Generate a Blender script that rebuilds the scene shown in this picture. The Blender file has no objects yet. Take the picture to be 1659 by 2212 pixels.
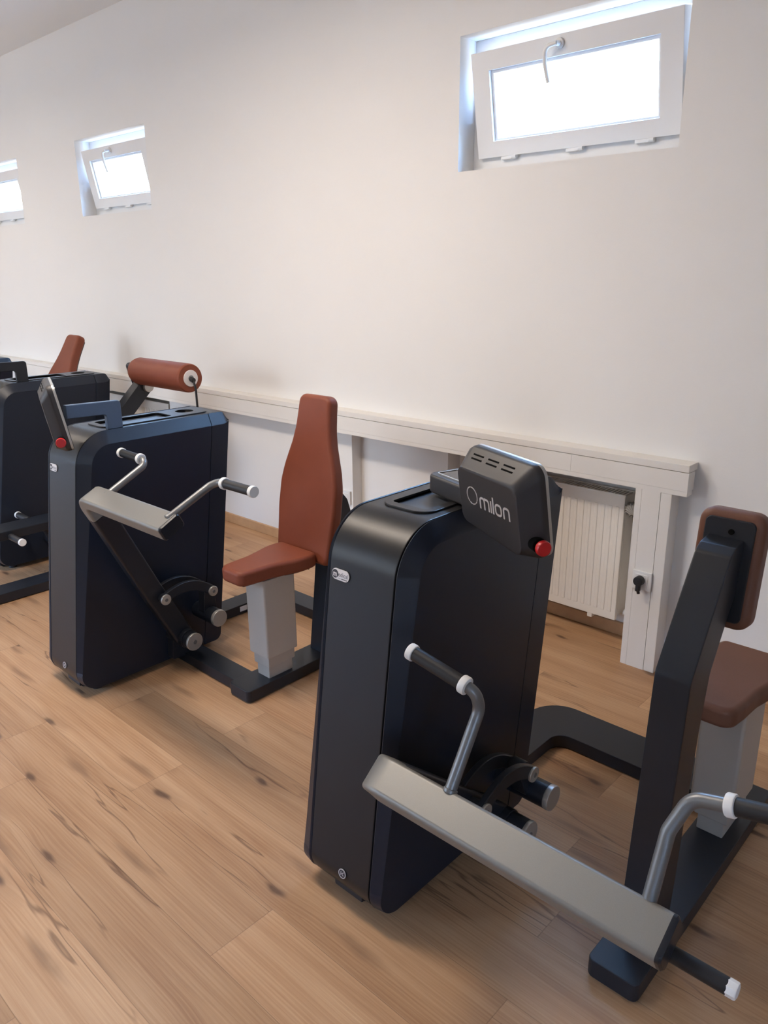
import bpy, bmesh, math, random
from mathutils import Vector, Matrix
random.seed(4)
S = bpy.context.scene
C = S.collection

# ------------------------------------------------------------------ camera
FPX, PITCH, ROLL, YAW, CAM_H = 1662.79, 0.303086, -0.009501, -0.749875, 1.55
fw = Vector((math.sin(YAW)*math.cos(PITCH), math.cos(YAW)*math.cos(PITCH), -math.sin(PITCH)))
rt = Vector((math.cos(YAW), -math.sin(YAW), 0)); up = rt.cross(fw)
r2 = rt*math.cos(ROLL)+up*math.sin(ROLL); u2 = -rt*math.sin(ROLL)+up*math.cos(ROLL)
cd = bpy.data.cameras.new('camera'); cam = bpy.data.objects.new('camera', cd); C.objects.link(cam)
m = Matrix((r2, u2, -fw)).transposed().to_4x4(); m.translation = Vector((0, 0, CAM_H)); cam.matrix_world = m
cd.sensor_fit = 'VERTICAL'; cd.sensor_height = 36; cd.lens = FPX/2212*36; cd.clip_start = 0.05
S.camera = cam

# ------------------------------------------------------------------ world, exposure
S.view_settings.view_transform = 'Standard'; S.view_settings.look = 'None'
S.view_settings.exposure = 0.04; S.view_settings.gamma = 1.0; S.view_settings.use_curve_mapping = False
w = bpy.data.worlds.new('sky'); S.world = w; w.use_nodes = True
wt = w.node_tree; bg = wt.nodes['Background']; bg.inputs[1].default_value = 20.0
_tc = wt.nodes.new('ShaderNodeTexCoord'); _sp = wt.nodes.new('ShaderNodeSeparateXYZ'); _cr = wt.nodes.new('ShaderNodeValToRGB')
wt.links.new(_tc.outputs['Generated'], _sp.inputs[0]); wt.links.new(_sp.outputs[2], _cr.inputs[0]); wt.links.new(_cr.outputs[0], bg.inputs[0])
_e = _cr.color_ramp.elements; _e[0].position = 0.0; _e[0].color = (0.16, 0.16, 0.15, 1); _e[1].position = 0.80; _e[1].color = (0.85, 1.7, 3.4, 1)
for _p, _c in ((0.05, (0.42, 0.43, 0.43, 1)), (0.20, (0.46, 0.53, 0.60, 1)), (0.42, (1.1, 1.95, 3.5, 1))):
    _k = _cr.color_ramp.elements.new(_p); _k.color = _c

def area(name, loc, target, sx, sy, power, col, spread=180):
    l = bpy.data.lights.new(name, 'AREA'); l.shape = 'RECTANGLE'; l.size = sx; l.size_y = sy
    l.energy = power; l.color = col; l.spread = math.radians(spread)
    o = bpy.data.objects.new(name, l); C.objects.link(o); o.location = loc
    o.rotation_euler = (Vector(target)-Vector(loc)).to_track_quat('-Z', 'Y').to_euler(); return o
# portals in the window openings guide the sampling of the sky
def portal(x, y, z, tx, ty, sx, sz):
    o = area('window_portal', (x, y, z), (tx, ty, z), sx, sz, 1, (1, 1, 1)); o.data.cycles.is_portal = True; return o
for _x, _z, _w, _h in ((-1.70, 2.20, 0.95, 0.50), (-5.05, 2.18, 0.90, 0.49), (-6.91, 2.17, 0.91, 0.47)): portal(_x, 3.10, _z, _x, 0, _w, _h)
FRONT = [(-8.2, -6.7), (-5.6, -4.3)]; RIGHT = (-2.8, -1.9)
for _a, _b in FRONT: portal((_a+_b)/2, -3.75, 1.7, (_a+_b)/2, 0, _b-_a, 1.8)
portal(3.25, sum(RIGHT)/2, 1.8, 0, sum(RIGHT)/2, RIGHT[1]-RIGHT[0], 1.4)

# ------------------------------------------------------------------ materials
def srgb(r, g, b):
    f = lambda c: c/12.92 if c <= 0.04045 else ((c+0.055)/1.055)**2.4
    return (f(r/255), f(g/255), f(b/255), 1)
def mat(name, col, rough=0.5, metal=0.0, spec=0.5, var=0.0, vscale=60, bump=0.0, bscale=400, emit=None, coat=0.0):
    mt = bpy.data.materials.new(name); mt.use_nodes = True; nt = mt.node_tree; b = nt.nodes['Principled BSDF']
    if len(col) == 3: col = (*col, 1)
    b.inputs['Base Color'].default_value = col; b.inputs['Roughness'].default_value = rough
    b.inputs['Metallic'].default_value = metal; b.inputs['Specular IOR Level'].default_value = spec
    b.inputs['Coat Weight'].default_value = coat
    tc = nt.nodes.new('ShaderNodeTexCoord')
    if var:
        n = nt.nodes.new('ShaderNodeTexNoise'); n.inputs['Scale'].default_value = vscale; n.inputs['Detail'].default_value = 4
        nt.links.new(tc.outputs['Object'], n.inputs['Vector'])
        mr = nt.nodes.new('ShaderNodeMapRange'); mr.inputs[3].default_value = 1-var; mr.inputs[4].default_value = 1+var
        mx = nt.nodes.new('ShaderNodeMix'); mx.data_type = 'RGBA'; mx.blend_type = 'MULTIPLY'; mx.inputs[0].default_value = 1
        mx.inputs[6].default_value = col
        nt.links.new(n.outputs[0], mr.inputs[0]); nt.links.new(mr.outputs[0], mx.inputs[7]); nt.links.new(mx.outputs[2], b.inputs['Base Color'])
    if bump:
        n = nt.nodes.new('ShaderNodeTexNoise'); n.inputs['Scale'].default_value = bscale; n.inputs['Detail'].default_value = 2
        nt.links.new(tc.outputs['Object'], n.inputs['Vector'])
        bp = nt.nodes.new('ShaderNodeBump'); bp.inputs['Strength'].default_value = bump; bp.inputs['Distance'].default_value = 0.001
        nt.links.new(n.outputs[0], bp.inputs['Height']); nt.links.new(bp.outputs[0], b.inputs['Normal'])
    if emit:
        b.inputs['Emission Color'].default_value = (*emit[:3], 1); b.inputs['Emission Strength'].default_value = emit[3]
    return mt
M = {
 'wall': mat('wall_paint', (0.80, 0.79, 0.775), 0.9, spec=0.2, var=0.015, vscale=3, bump=0.25, bscale=160),
 'ceil': mat('ceiling_paint', (0.87, 0.87, 0.86), 0.9, spec=0.2, var=0.01, vscale=3, bump=0.2, bscale=160),
 'white_wood': mat('white_lacquer_wood', (0.76, 0.735, 0.70), 0.5, spec=0.35, var=0.02, vscale=8),
 'pvc': mat('white_pvc', (0.80, 0.81, 0.82), 0.35, spec=0.4, var=0.01, vscale=10),
 'base_wood': mat('oak_skirting', (0.50, 0.30, 0.155), 0.5, var=0.18, vscale=25),
 'radiator': mat('cream_enamel', (0.78, 0.735, 0.66), 0.4, spec=0.4, var=0.01),
 'char': mat('charcoal_powder_coat', (0.0115, 0.0160, 0.0275), 0.36, spec=0.34, var=0.15, vscale=900, bump=0.12, bscale=1500),
 'char_plain': mat('charcoal_steel', (0.0125, 0.015, 0.021), 0.38, spec=0.4, var=0.12, vscale=700, bump=0.1, bscale=1500),
 'strip': mat('graphite_front_coat', (0.0100, 0.0098, 0.0105), 0.35, spec=0.33, var=0.15, vscale=900, bump=0.12, bscale=1500),
 'bracket': mat('steel_blue_lit', (0.085, 0.125, 0.19), 0.42, metal=0.3, spec=0.5, var=0.1, vscale=700),  # middle machine's bracket steel, with the cool blue light put into its colour
 'plastic': mat('black_plastic', (0.027, 0.0245, 0.0255), 0.42, spec=0.45, var=0.1, vscale=600, bump=0.12, bscale=1800),
 'black': mat('matt_black', (0.003, 0.003, 0.003), 0.85, spec=0.1, var=0.1, vscale=300),
 'rubber': mat('black_grip_rubber', (0.014, 0.014, 0.016), 0.5, spec=0.4, var=0.1, vscale=300),
 'silver': mat('silver_grey_coat', (0.22, 0.215, 0.20), 0.42, metal=0.35, spec=0.5, var=0.10, vscale=900, bump=0.1, bscale=1500),
 'tube': mat('silver_tube_coat', (0.18, 0.185, 0.19), 0.38, metal=0.5, spec=0.5, var=0.1, vscale=900),
 'alu': mat('brushed_aluminium', (0.50, 0.49, 0.46), 0.38, metal=0.7, var=0.06, vscale=400),
 'column': mat('beige_grey_aluminium', (0.42, 0.385, 0.34), 0.45, metal=0.15, var=0.05, vscale=700),
 'white': mat('white_plastic', (0.78, 0.78, 0.77), 0.4, var=0.01, vscale=20),
 'leather': mat('brown_upholstery', (0.205, 0.055, 0.028), 0.5, spec=0.28, var=0.10, vscale=14, bump=0.25, bscale=420),
 'leather_shaded': mat('brown_upholstery_shaded', (0.150, 0.066, 0.041), 0.5, spec=0.3, var=0.10, vscale=14, bump=0.25, bscale=420),  # same brown upholstery, dulled in colour for the dimmer light on the nearest machine
 'red': mat('red_button', (0.50, 0.012, 0.014), 0.35, var=0.03, vscale=30),
 'screen': mat('dark_glass_screen', (0.012, 0.016, 0.024), 0.12, spec=0.6, var=0.05),
 'print': mat('light_grey_print', (0.45, 0.42, 0.41), 0.5, var=0.02),
 'badge': mat('white_badge', (0.72, 0.69, 0.69), 0.4, var=0.02),
 'ink': mat('dark_ink', (0.02, 0.015, 0.02), 0.5, var=0.02),
 'greyink': mat('grey_ink', (0.16, 0.15, 0.16), 0.5, var=0.02),
 'recess': mat('tray_recess', (0.035, 0.042, 0.055), 0.42, var=0.1, vscale=500),
 'pipe': mat('grey_painted_pipe', (0.40, 0.38, 0.35), 0.5, var=0.03),
 'lampglass': mat('lamp_diffuser', (0.9, 0.85, 0.78), 0.5, emit=(1.0, 0.82, 0.66, 10.0), var=0.01),
 'lamphousing': mat('lamp_housing_white', (0.8, 0.8, 0.8), 0.4, var=0.01),
}
def glass_mat():
    mt = bpy.data.materials.new('window_glass'); mt.use_nodes = True; nt = mt.node_tree; nt.nodes.clear()
    o = nt.nodes.new('ShaderNodeOutputMaterial'); t = nt.nodes.new('ShaderNodeBsdfTransparent'); g = nt.nodes.new('ShaderNodeBsdfGlossy')
    g.inputs['Roughness'].default_value = 0.02; t.inputs[0].default_value = (0.93, 0.97, 0.96, 1)
    mx = nt.nodes.new('ShaderNodeMixShader')
    mx.inputs[0].default_value = 0.04; nt.links.new(t.outputs[0], mx.inputs[1]); nt.links.new(g.outputs[0], mx.inputs[2]); nt.links.new(mx.outputs[0], o.inputs[0])
    return mt
M['glass'] = glass_mat()

def floor_mat():
    mt = bpy.data.materials.new('oak_plank_floor'); mt.use_nodes = True; nt = mt.node_tree; L = nt.links; b = nt.nodes['Principled BSDF']
    def sock(n, i, v):
        if v is None: return
        if hasattr(v, 'is_linked'): L.new(v, n.inputs[i])
        else: n.inputs[i].default_value = v
    def ma(op, a, c=None, d=None, clamp=False):
        n = nt.nodes.new('ShaderNodeMath'); n.operation = op; n.use_clamp = clamp; sock(n, 0, a); sock(n, 1, c); sock(n, 2, d); return n.outputs[0]
    def comb(x, y, z=0.0):
        n = nt.nodes.new('ShaderNodeCombineXYZ'); sock(n, 0, x); sock(n, 1, y); sock(n, 2, z); return n.outputs[0]
    def noise(v, det=4, rough=0.55, dist=0.0, scale=1.0):
        n = nt.nodes.new('ShaderNodeTexNoise'); L.new(v, n.inputs['Vector']); n.inputs['Scale'].default_value = scale
        n.inputs['Detail'].default_value = det; n.inputs['Roughness'].default_value = rough; n.inputs['Distortion'].default_value = dist; return n.outputs[0]
    def rng(v, a, c, d, e, smooth=False):
        n = nt.nodes.new('ShaderNodeMapRange'); n.interpolation_type = 'SMOOTHSTEP' if smooth else 'LINEAR'
        sock(n, 0, v); n.inputs[1].default_value = a; n.inputs[2].default_value = c; n.inputs[3].default_value = d; n.inputs[4].default_value = e; return n.outputs[0]
    def wn(v, dim='2D'):
        n = nt.nodes.new('ShaderNodeTexWhiteNoise'); n.noise_dimensions = dim
        L.new(v, n.inputs['W' if dim == '1D' else 'Vector']); return n.outputs[0]
    def mix(f, a, c, mode='MIX'):
        n = nt.nodes.new('ShaderNodeMix'); n.data_type = 'RGBA'; n.blend_type = mode
        sock(n, 0, f); sock(n, 6, a); sock(n, 7, c); return n.outputs[2]
    tc = nt.nodes.new('ShaderNodeTexCoord'); sp = nt.nodes.new('ShaderNodeSeparateXYZ'); L.new(tc.outputs['Object'], sp.inputs[0])
    x, y = sp.outputs[0], sp.outputs[1]
    PW, PL = 0.19, 1.28
    yr = ma('DIVIDE', y, PW); row = ma('FLOOR', yr); fy = ma('FRACT', yr)
    xr = ma('ADD', ma('DIVIDE', x, PL), wn(row, '1D')); col = ma('FLOOR', xr); fx = ma('FRACT', xr)
    pid = wn(comb(row, col)); pid2 = wn(comb(col, ma('ADD', row, 31.7)))
    ox = ma('ADD', x, ma('MULTIPLY', pid, 37.0)); oy = ma('ADD', y, ma('MULTIPLY', pid2, 19.0))
    # knots
    vo = nt.nodes.new('ShaderNodeTexVoronoi'); vo.inputs['Scale'].default_value = 1.0; vo.voronoi_dimensions = '2D'
    warp = noise(comb(ma('MULTIPLY', ox, 6.0), ma('MULTIPLY', oy, 14.0)), 2)
    L.new(comb(ma('ADD', ma('MULTIPLY', ox, 1.7), ma('MULTIPLY', warp, 0.12)), ma('ADD', ma('MULTIPLY', oy, 5.0), ma('MULTIPLY', warp, 0.2))), vo.inputs['Vector'])
    sc = nt.nodes.new('ShaderNodeSeparateColor'); L.new(vo.outputs['Color'], sc.inputs[0])
    pick = rng(sc.outputs[0], 0.42, 0.5, 0, 1)
    kd = vo.outputs['Distance']
    knot = ma('MULTIPLY', rng(kd, 0.02, 0.085, 1, 0, True), pick)
    halo = ma('MULTIPLY', rng(kd, 0.03, 0.30, 1, 0, True), pick)
    # grain, bent around the knots
    by = ma('ADD', oy, ma('MULTIPLY', halo, 0.012))
    g1 = noise(comb(ma('MULTIPLY', ox, 1.1), ma('MULTIPLY', by, 17.0)), 5, 0.6, 0.6)
    g2 = noise(comb(ma('MULTIPLY', ox, 3.0), ma('MULTIPLY', by, 210.0)), 3, 0.6)
    g3 = noise(comb(ma('MULTIPLY', ox, 1.2), ma('MULTIPLY', by, 3.2)), 3, 0.5)
    wv = nt.nodes.new('ShaderNodeTexWave'); wv.wave_type = 'BANDS'; wv.bands_direction = 'Y'; wv.inputs['Scale'].default_value = 1.0
    wv.inputs['Distortion'].default_value = 5.0; wv.inputs['Detail'].default_value = 2.0; wv.inputs['Detail Scale'].default_value = 0.7
    L.new(comb(ma('MULTIPLY', ox, 2.2), ma('MULTIPLY', by, 30.0)), wv.inputs['Vector'])
    v = ma('ADD', ma('ADD', ma('MULTIPLY', g1, 0.505), ma('MULTIPLY', g2, 0.30)), ma('ADD', ma('MULTIPLY', g3, 0.17), ma('MULTIPLY', wv.outputs[1], 0.045)))
    cr = nt.nodes.new('ShaderNodeValToRGB'); e = cr.color_ramp.elements
    e[0].position = 0.36; e[0].color = (0.330, 0.172, 0.084, 1); e[1].position = 0.66; e[1].color = (0.530, 0.332, 0.186, 1)
    k = cr.color_ramp.elements.new(0.5); k.color = (0.435, 0.252, 0.132, 1)
    L.new(v, cr.inputs[0])
    tint = mix(pid, (0.86, 0.84, 0.82, 1), (1.10, 1.10, 1.10, 1))
    c = mix(1.0, cr.outputs[0], tint, 'MULTIPLY')
    c = mix(ma('MULTIPLY', halo, 0.30), c, (0.24, 0.125, 0.065, 1))
    c = mix(ma('MULTIPLY', knot, 0.78), c, (0.075, 0.038, 0.024, 1))
    vs_ = nt.nodes.new('ShaderNodeTexVoronoi'); vs_.inputs['Scale'].default_value = 1.0; vs_.voronoi_dimensions = '2D'
    L.new(comb(ma('ADD', ma('MULTIPLY', ox, 1.7), ma('MULTIPLY', warp, 0.12)), ma('ADD', ma('MULTIPLY', oy, 11.0), ma('MULTIPLY', warp, 0.35))), vs_.inputs['Vector'])
    s2 = nt.nodes.new('ShaderNodeSeparateColor'); L.new(vs_.outputs['Color'], s2.inputs[0])
    sm = ma('MULTIPLY', rng(vs_.outputs['Distance'], 0.02, 0.24, 1, 0, True), rng(s2.outputs[1], 0.62, 0.70, 0, 1))
    c = mix(ma('MULTIPLY', sm, ma('ADD', 0.15, ma('MULTIPLY', g2, 0.75))), c, (0.15, 0.075, 0.04, 1))
    # dark drying cracks along the grain
    rdg = ma('ABSOLUTE', ma('SUBTRACT', noise(comb(ma('MULTIPLY', ox, 0.55), ma('MULTIPLY', oy, 6.5)), 4, 0.5, 0.25), 0.5))
    crk = ma('MULTIPLY', rng(rdg, 0.0, 0.008, 1, 0, True), rng(noise(comb(ma('MULTIPLY', ox, 1.1), ma('MULTIPLY', oy, 4.0), 4.0), 2), 0.49, 0.57, 0, 1, True))
    c = mix(ma('MULTIPLY', crk, 0.62), c, (0.10, 0.045, 0.024, 1))
    # joints between boards
    ey = ma('MINIMUM', fy, ma('SUBTRACT', 1.0, fy)); ex = ma('MINIMUM', fx, ma('SUBTRACT', 1.0, fx))
    seam = ma('MAXIMUM', rng(ey, 0.002, 0.008, 1, 0, True), rng(ex, 0.0004, 0.0014, 1, 0, True))
    c = mix(ma('MULTIPLY', seam, 0.38), c, (0.12, 0.06, 0.03, 1))
    L.new(c, b.inputs['Base Color'])
    b.inputs['Roughness'].default_value = 0.45; b.inputs['Specular IOR Level'].default_value = 0.35
    bp = nt.nodes.new('ShaderNodeBump'); bp.inputs['Strength'].default_value = 0.25; bp.inputs['Distance'].default_value = 0.0012
    L.new(ma('SUBTRACT', g2, ma('MULTIPLY', seam, 1.5)), bp.inputs['Height']); L.new(bp.outputs[0], b.inputs['Normal'])
    return mt
M['floor'] = floor_mat()

# ------------------------------------------------------------------ mesh helpers
def link(name, bm, mt, parent=None, smooth=35):
    me = bpy.data.meshes.new(name); bmesh.ops.recalc_face_normals(bm, faces=bm.faces); bm.to_mesh(me); bm.free()
    me.materials.append(M[mt] if isinstance(mt, str) else mt)
    if smooth:
        for p in me.polygons: p.use_smooth = True
        me.set_sharp_from_angle(angle=math.radians(smooth))
    o = bpy.data.objects.new(name, me); C.objects.link(o)
    if smooth: wm = o.modifiers.new('normals', 'WEIGHTED_NORMAL'); wm.keep_sharp = True; wm.weight = 100
    if parent: o.parent = parent
    return o
def tag(o, label=None, cat=None, group=None, kind=None):
    if label: o['label'] = label
    if cat: o['category'] = cat
    if group: o['group'] = group
    if kind: o['kind'] = kind
    return o
def empty(name, loc=(0, 0, 0), label=None, cat=None, group=None, kind=None):
    o = bpy.data.objects.new(name, None); C.objects.link(o); o.location = loc; o.empty_display_size = 0.1
    return tag(o, label, cat, group, kind)
def add_box(bm, x0, x1, y0, y1, z0, z1, bev=0.0, seg=2):
    vs = [bm.verts.new((x, y, z)) for x in (x0, x1) for y in (y0, y1) for z in (z0, z1)]
    fs = [bm.faces.new([vs[i] for i in q]) for q in ((0, 1, 3, 2), (4, 6, 7, 5), (0, 4, 5, 1), (2, 3, 7, 6), (0, 2, 6, 4), (1, 5, 7, 3))]
    if bev:
        es = {e for f in fs for e in f.edges}
        bmesh.ops.bevel(bm, geom=list(es), offset=bev, segments=seg, affect='EDGES', profile=0.5)
    return vs
def box(name, mt, parent, *a, bev=0.003, seg=2):
    bm = bmesh.new(); add_box(bm, *a, bev=bev, seg=seg); return link(name, bm, mt, parent)
def round_poly(pts, rad, n=6):
    """closed 2-D polygon with each corner i rounded by rad[i]"""
    out = []; N = len(pts)
    for i in range(N):
        p = Vector(pts[i]); a = Vector(pts[i-1]); b = Vector(pts[(i+1) % N]); r = rad[i] if hasattr(rad, '__len__') else rad
        d1 = (a-p); d2 = (b-p); l1, l2 = d1.length, d2.length; d1.normalize(); d2.normalize()
        ang = d1.angle(d2)
        if r <= 0 or ang > math.pi-0.02: out.append(p); continue
        t = min(r/math.tan(ang/2), 0.49*l1, 0.49*l2); rr = t*math.tan(ang/2)
        bis = (d1+d2).normalized(); cen = p+bis*(rr/math.sin(ang/2)); s = p+d1*t; e = p+d2*t
        va, vb = s-cen, e-cen; tot = math.pi-ang
        sg = 1 if va.x*vb.y-va.y*vb.x > 0 else -1
        for k in range(n+1):
            th = sg*tot*k/n; c_, s_ = math.cos(th), math.sin(th)
            out.append(cen+Vector((va.x*c_-va.y*s_, va.x*s_+va.y*c_)))
    return out
def inset(out, d):
    """move every point of a counter- or clockwise outline inwards by d (number or per-point list)"""
    N = len(out); ar = sum(out[i].x*out[(i+1) % N].y-out[(i+1) % N].x*out[i].y for i in range(N)); sg = 1 if ar > 0 else -1
    res = []
    for i in range(N):
        a, p, b = out[i-1], out[i], out[(i+1) % N]
        e1 = (p-a); e2 = (b-p)
        if e1.length < 1e-9: e1 = e2
        if e2.length < 1e-9: e2 = e1
        n1 = Vector((-e1.y, e1.x)).normalized()*sg; n2 = Vector((-e2.y, e2.x)).normalized()*sg
        n = (n1+n2); n = n.normalized() if n.length > 1e-6 else n1
        k = max(0.5, n.dot(n1)); dd = d[i] if hasattr(d, '__len__') else d
        res.append(p+n*(dd/k))
    return res
def add_loft(bm, layers, cap=True):
    """layers: equal-length rings of 3-D points"""
    rings = [[bm.verts.new(p) for p in r] for r in layers]
    for a, b in zip(rings, rings[1:]):
        for i in range(len(a)):
            j = (i+1) % len(a); bm.faces.new((a[i], a[j], b[j], b[i]))
    if cap: bm.faces.new(list(reversed(rings[0]))); bm.faces.new(rings[-1])
    return rings
def add_plate(bm, outline, fn, h0, h1, rnd=0.0, seg=3, both=True):
    """outline 2-D extruded from h0 to h1 with rounded rims; fn(u, v, h) -> 3-D"""
    ls = []
    if rnd and both:
        for k in range(seg+1):
            a = math.pi/2*k/seg; ls.append((rnd*(1-math.sin(a)), h0+(rnd*(1-math.cos(a)) if h1 > h0 else -rnd*(1-math.cos(a)))))
    else: ls.append((0, h0))
    if rnd:
        for k in range(seg+1):
            a = math.pi/2*k/seg; ls.append((rnd*(1-math.cos(a)), (h1-rnd*(1-math.sin(a))) if h1 > h0 else h1+rnd*(1-math.sin(a))))
    else: ls.append((0, h1))
    add_loft(bm, [[fn(p.x, p.y, h) for p in (inset(outline, d) if d > 1e-9 else outline)] for d, h in ls])
def plate(name, mt, parent, outline, fn, h0, h1, rnd=0.0, seg=3, both=True, smooth=35):
    bm = bmesh.new(); add_plate(bm, outline, fn, h0, h1, rnd, seg, both); return link(name, bm, mt, parent, smooth)
FX = lambda u, v, h: Vector((h, u, v))      # outline in YZ, thickness along X
FY = lambda u, v, h: Vector((u, h, v))      # outline in XZ
FZ = lambda u, v, h: Vector((u, v, h))      # outline in XY
def rrect(x0, x1, y0, y1, r, n=6): return round_poly([(x0, y0), (x1, y0), (x1, y1), (x0, y1)], r, n)
def fillet(pts, r, n=8):
    pts = [Vector(p) for p in pts]; out = [pts[0]]
    for i in range(1, len(pts)-1):
        p = pts[i]; d1 = pts[i-1]-p; d2 = pts[i+1]-p; l1, l2 = d1.length, d2.length; d1.normalize(); d2.normalize(); ang = d1.angle(d2)
        if ang > math.pi-0.03: out.append(p); continue
        t = min(r/math.tan(ang/2), 0.48*l1, 0.48*l2); rr = t*math.tan(ang/2); cen = p+(d1+d2).normalized()*(rr/math.sin(ang/2))
        s = p+d1*t-cen; e = p+d2*t-cen; q = s.rotation_difference(e)
        ax, an = q.to_axis_angle()
        for k in range(n+1): out.append(cen+Matrix.Rotation(an*k/n, 3, ax) @ s)
    out.append(pts[-1]); return out
def add_sweep(bm, path, section, up0):
    """sweep a closed 2-D section (a, b): a along the side vector, b along the up vector"""
    path = [Vector(p) for p in path]; rings = []; u = Vector(up0)
    for i, p in enumerate(path):
        d = (path[min(i+1, len(path)-1)]-path[max(i-1, 0)]).normalized()
        u = (u-d*u.dot(d)).normalized(); s = d.cross(u)
        rings.append([p+s*a+u*b for a, b in section])
    add_loft(bm, rings)
def circ(r, n=20): return [(r*math.cos(2*math.pi*k/n), r*math.sin(2*math.pi*k/n)) for k in range(n)]
def tube(name, mt, parent, path, r, n=20):
    bm = bmesh.new(); p = [Vector(q) for q in path]; d = (p[1]-p[0]).normalized()
    u = Vector((0, 0, 1)) if abs(d.z) < 0.9 else Vector((1, 0, 0)); add_sweep(bm, p, circ(r, n), u); return link(name, bm, mt, parent, 50)
def add_cyl(bm, p0, p1, r, bev=0.0, n=28):
    p0, p1 = Vector(p0), Vector(p1); d = (p1-p0).normalized(); u = Vector((0, 0, 1)) if abs(d.z) < 0.9 else Vector((1, 0, 0))
    s = d.cross(u).normalized(); u = s.cross(d); rings = []
    prof = [(0, r)] if not bev else [(0, r-bev), (bev*0.3, r-bev*0.3), (bev, r)]
    L = (p1-p0).length; prof = prof+[(L-a, q) for a, q in reversed(prof)]
    for a, q in prof: rings.append([p0+d*a+(s*math.cos(t)+u*math.sin(t))*q for t in [2*math.pi*k/n for k in range(n)]])
    add_loft(bm, rings)
def cyl(name, mt, parent, p0, p1, r, bev=0.0, n=28):
    bm = bmesh.new(); add_cyl(bm, p0, p1, r, bev, n); return link(name, bm, mt, parent, 40)
def bool_cut(o, cutters):
    for c in cutters:
        c.parent = o.parent
        md = o.modifiers.new('cut', 'BOOLEAN'); md.operation = 'DIFFERENCE'; md.object = c; md.solver = 'EXACT'
    bpy.context.view_layer.update(); dg = bpy.context.evaluated_depsgraph_get()
    me = bpy.data.meshes.new_from_object(o.evaluated_get(dg)); o.modifiers.clear(); o.data = me; wm = o.modifiers.new('normals', 'WEIGHTED_NORMAL'); wm.keep_sharp = True; wm.weight = 100
    me.set_sharp_from_angle(angle=math.radians(30))
    for c in cutters: bpy.data.objects.remove(c)
def text_mesh(body, size, mt, name, parent, frame, depth=0.0006, bold=0.0, sx=1.0):
    cu = bpy.data.curves.new('t', 'FONT'); cu.body = body; cu.size = size; cu.align_x = 'CENTER'; cu.align_y = 'CENTER'; cu.extrude = depth; cu.offset = bold
    t = bpy.data.objects.new('t', cu); C.objects.link(t); bpy.context.view_layer.update(); dg = bpy.context.evaluated_depsgraph_get()
    me = bpy.data.meshes.new_from_object(t.evaluated_get(dg)); bpy.data.objects.remove(t); me.name = name
    me.transform(frame @ Matrix.Diagonal((sx, 1, 1, 1))); me.materials.clear(); me.materials.append(M[mt])
    o = bpy.data.objects.new(name, me); C.objects.link(o); o.parent = parent; return o
def stroke(bm, pts, wd, fn, h0, h1, closed=False):
    """flat ribbon of width wd along 2-D points, made solid between h0 and h1"""
    pts = [Vector(p) for p in pts]; N = len(pts); a, b = [], []
    for i in range(N):
        p0 = pts[i-1] if (closed or i > 0) else pts[i]; p1 = pts[(i+1) % N] if (closed or i < N-1) else pts[i]
        d = (p1-p0).normalized(); n = Vector((-d.y, d.x))*wd/2; a.append(pts[i]+n); b.append(pts[i]-n)
    va = [[bm.verts.new(fn(p.x, p.y, h)) for p in s] for s in (a, b) for h in (h0, h1)]   # a0 a1 b0 b1
    for i in range(N if closed else N-1):
        j = (i+1) % N
        bm.faces.new((va[1][i], va[1][j], va[3][j], va[3][i])); bm.faces.new((va[0][i], va[2][i], va[2][j], va[0][j]))
        bm.faces.new((va[0][i], va[0][j], va[1][j], va[1][i])); bm.faces.new((va[2][i], va[3][i], va[3][j], va[2][j]))
    if not closed:
        for i in (0, N-1): bm.faces.new((va[0][i], va[1][i], va[3][i], va[2][i]))

# ------------------------------------------------------------------ the room
YW, ZC, X0, X1, Y0 = 2.82, 3.10, -9.0, 3.0, -3.5
W = [(-2.178, -1.226, 1.949, 2.455), (-5.505, -4.600, 1.937, 2.425), (-7.37, -6.455, 1.935, 2.408)]   # x0 x1 z0 z1 of the three windows
def structure(name, bm, mt): return tag(link(name, bm, mt, None, 0), kind='structure')
bm = bmesh.new(); add_box(bm, X0-0.3, X1+0.3, Y0-0.3, YW+0.3, -0.1, 0.0); structure('floor', bm, 'floor')
bm = bmesh.new(); add_box(bm, X0-0.3, X1+0.3, Y0-0.3, YW+0.3, ZC, ZC+0.1); structure('ceiling', bm, 'ceil')
bm = bmesh.new()
YB = YW+0.24
xs = sorted({X0-0.3, X1+0.3, *[v for q in W for v in q[:2]]})
for a, b in zip(xs, xs[1:]):
    hole = next((q for q in W if abs(q[0]-a) < 1e-6), None)
    if hole: add_box(bm, a, b, YW, YB, 0.75, hole[2]); add_box(bm, a, b, YW, YB, hole[3], ZC)
    else: add_box(bm, a, b, YW, YB, 0.75, ZC)
# below the rail: flush pieces, the shallow panel and the two radiator niches
structure('wall_back', bm, 'wall')
for a, b, y in ((X0-0.3, -5.75, YW), (-5.75, -4.60, 2.985), (-4.60, -2.855, YW), (-2.855, -2.262, 2.89), (-2.262, -1.20, 2.985), (-1.20, X1+0.3, YW)):
    bm = bmesh.new(); add_box(bm, a, b, y, YB, 0.0, 0.75); structure('wall_niche' if y > 2.95 else 'wall_dado', bm, 'wall')
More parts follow.
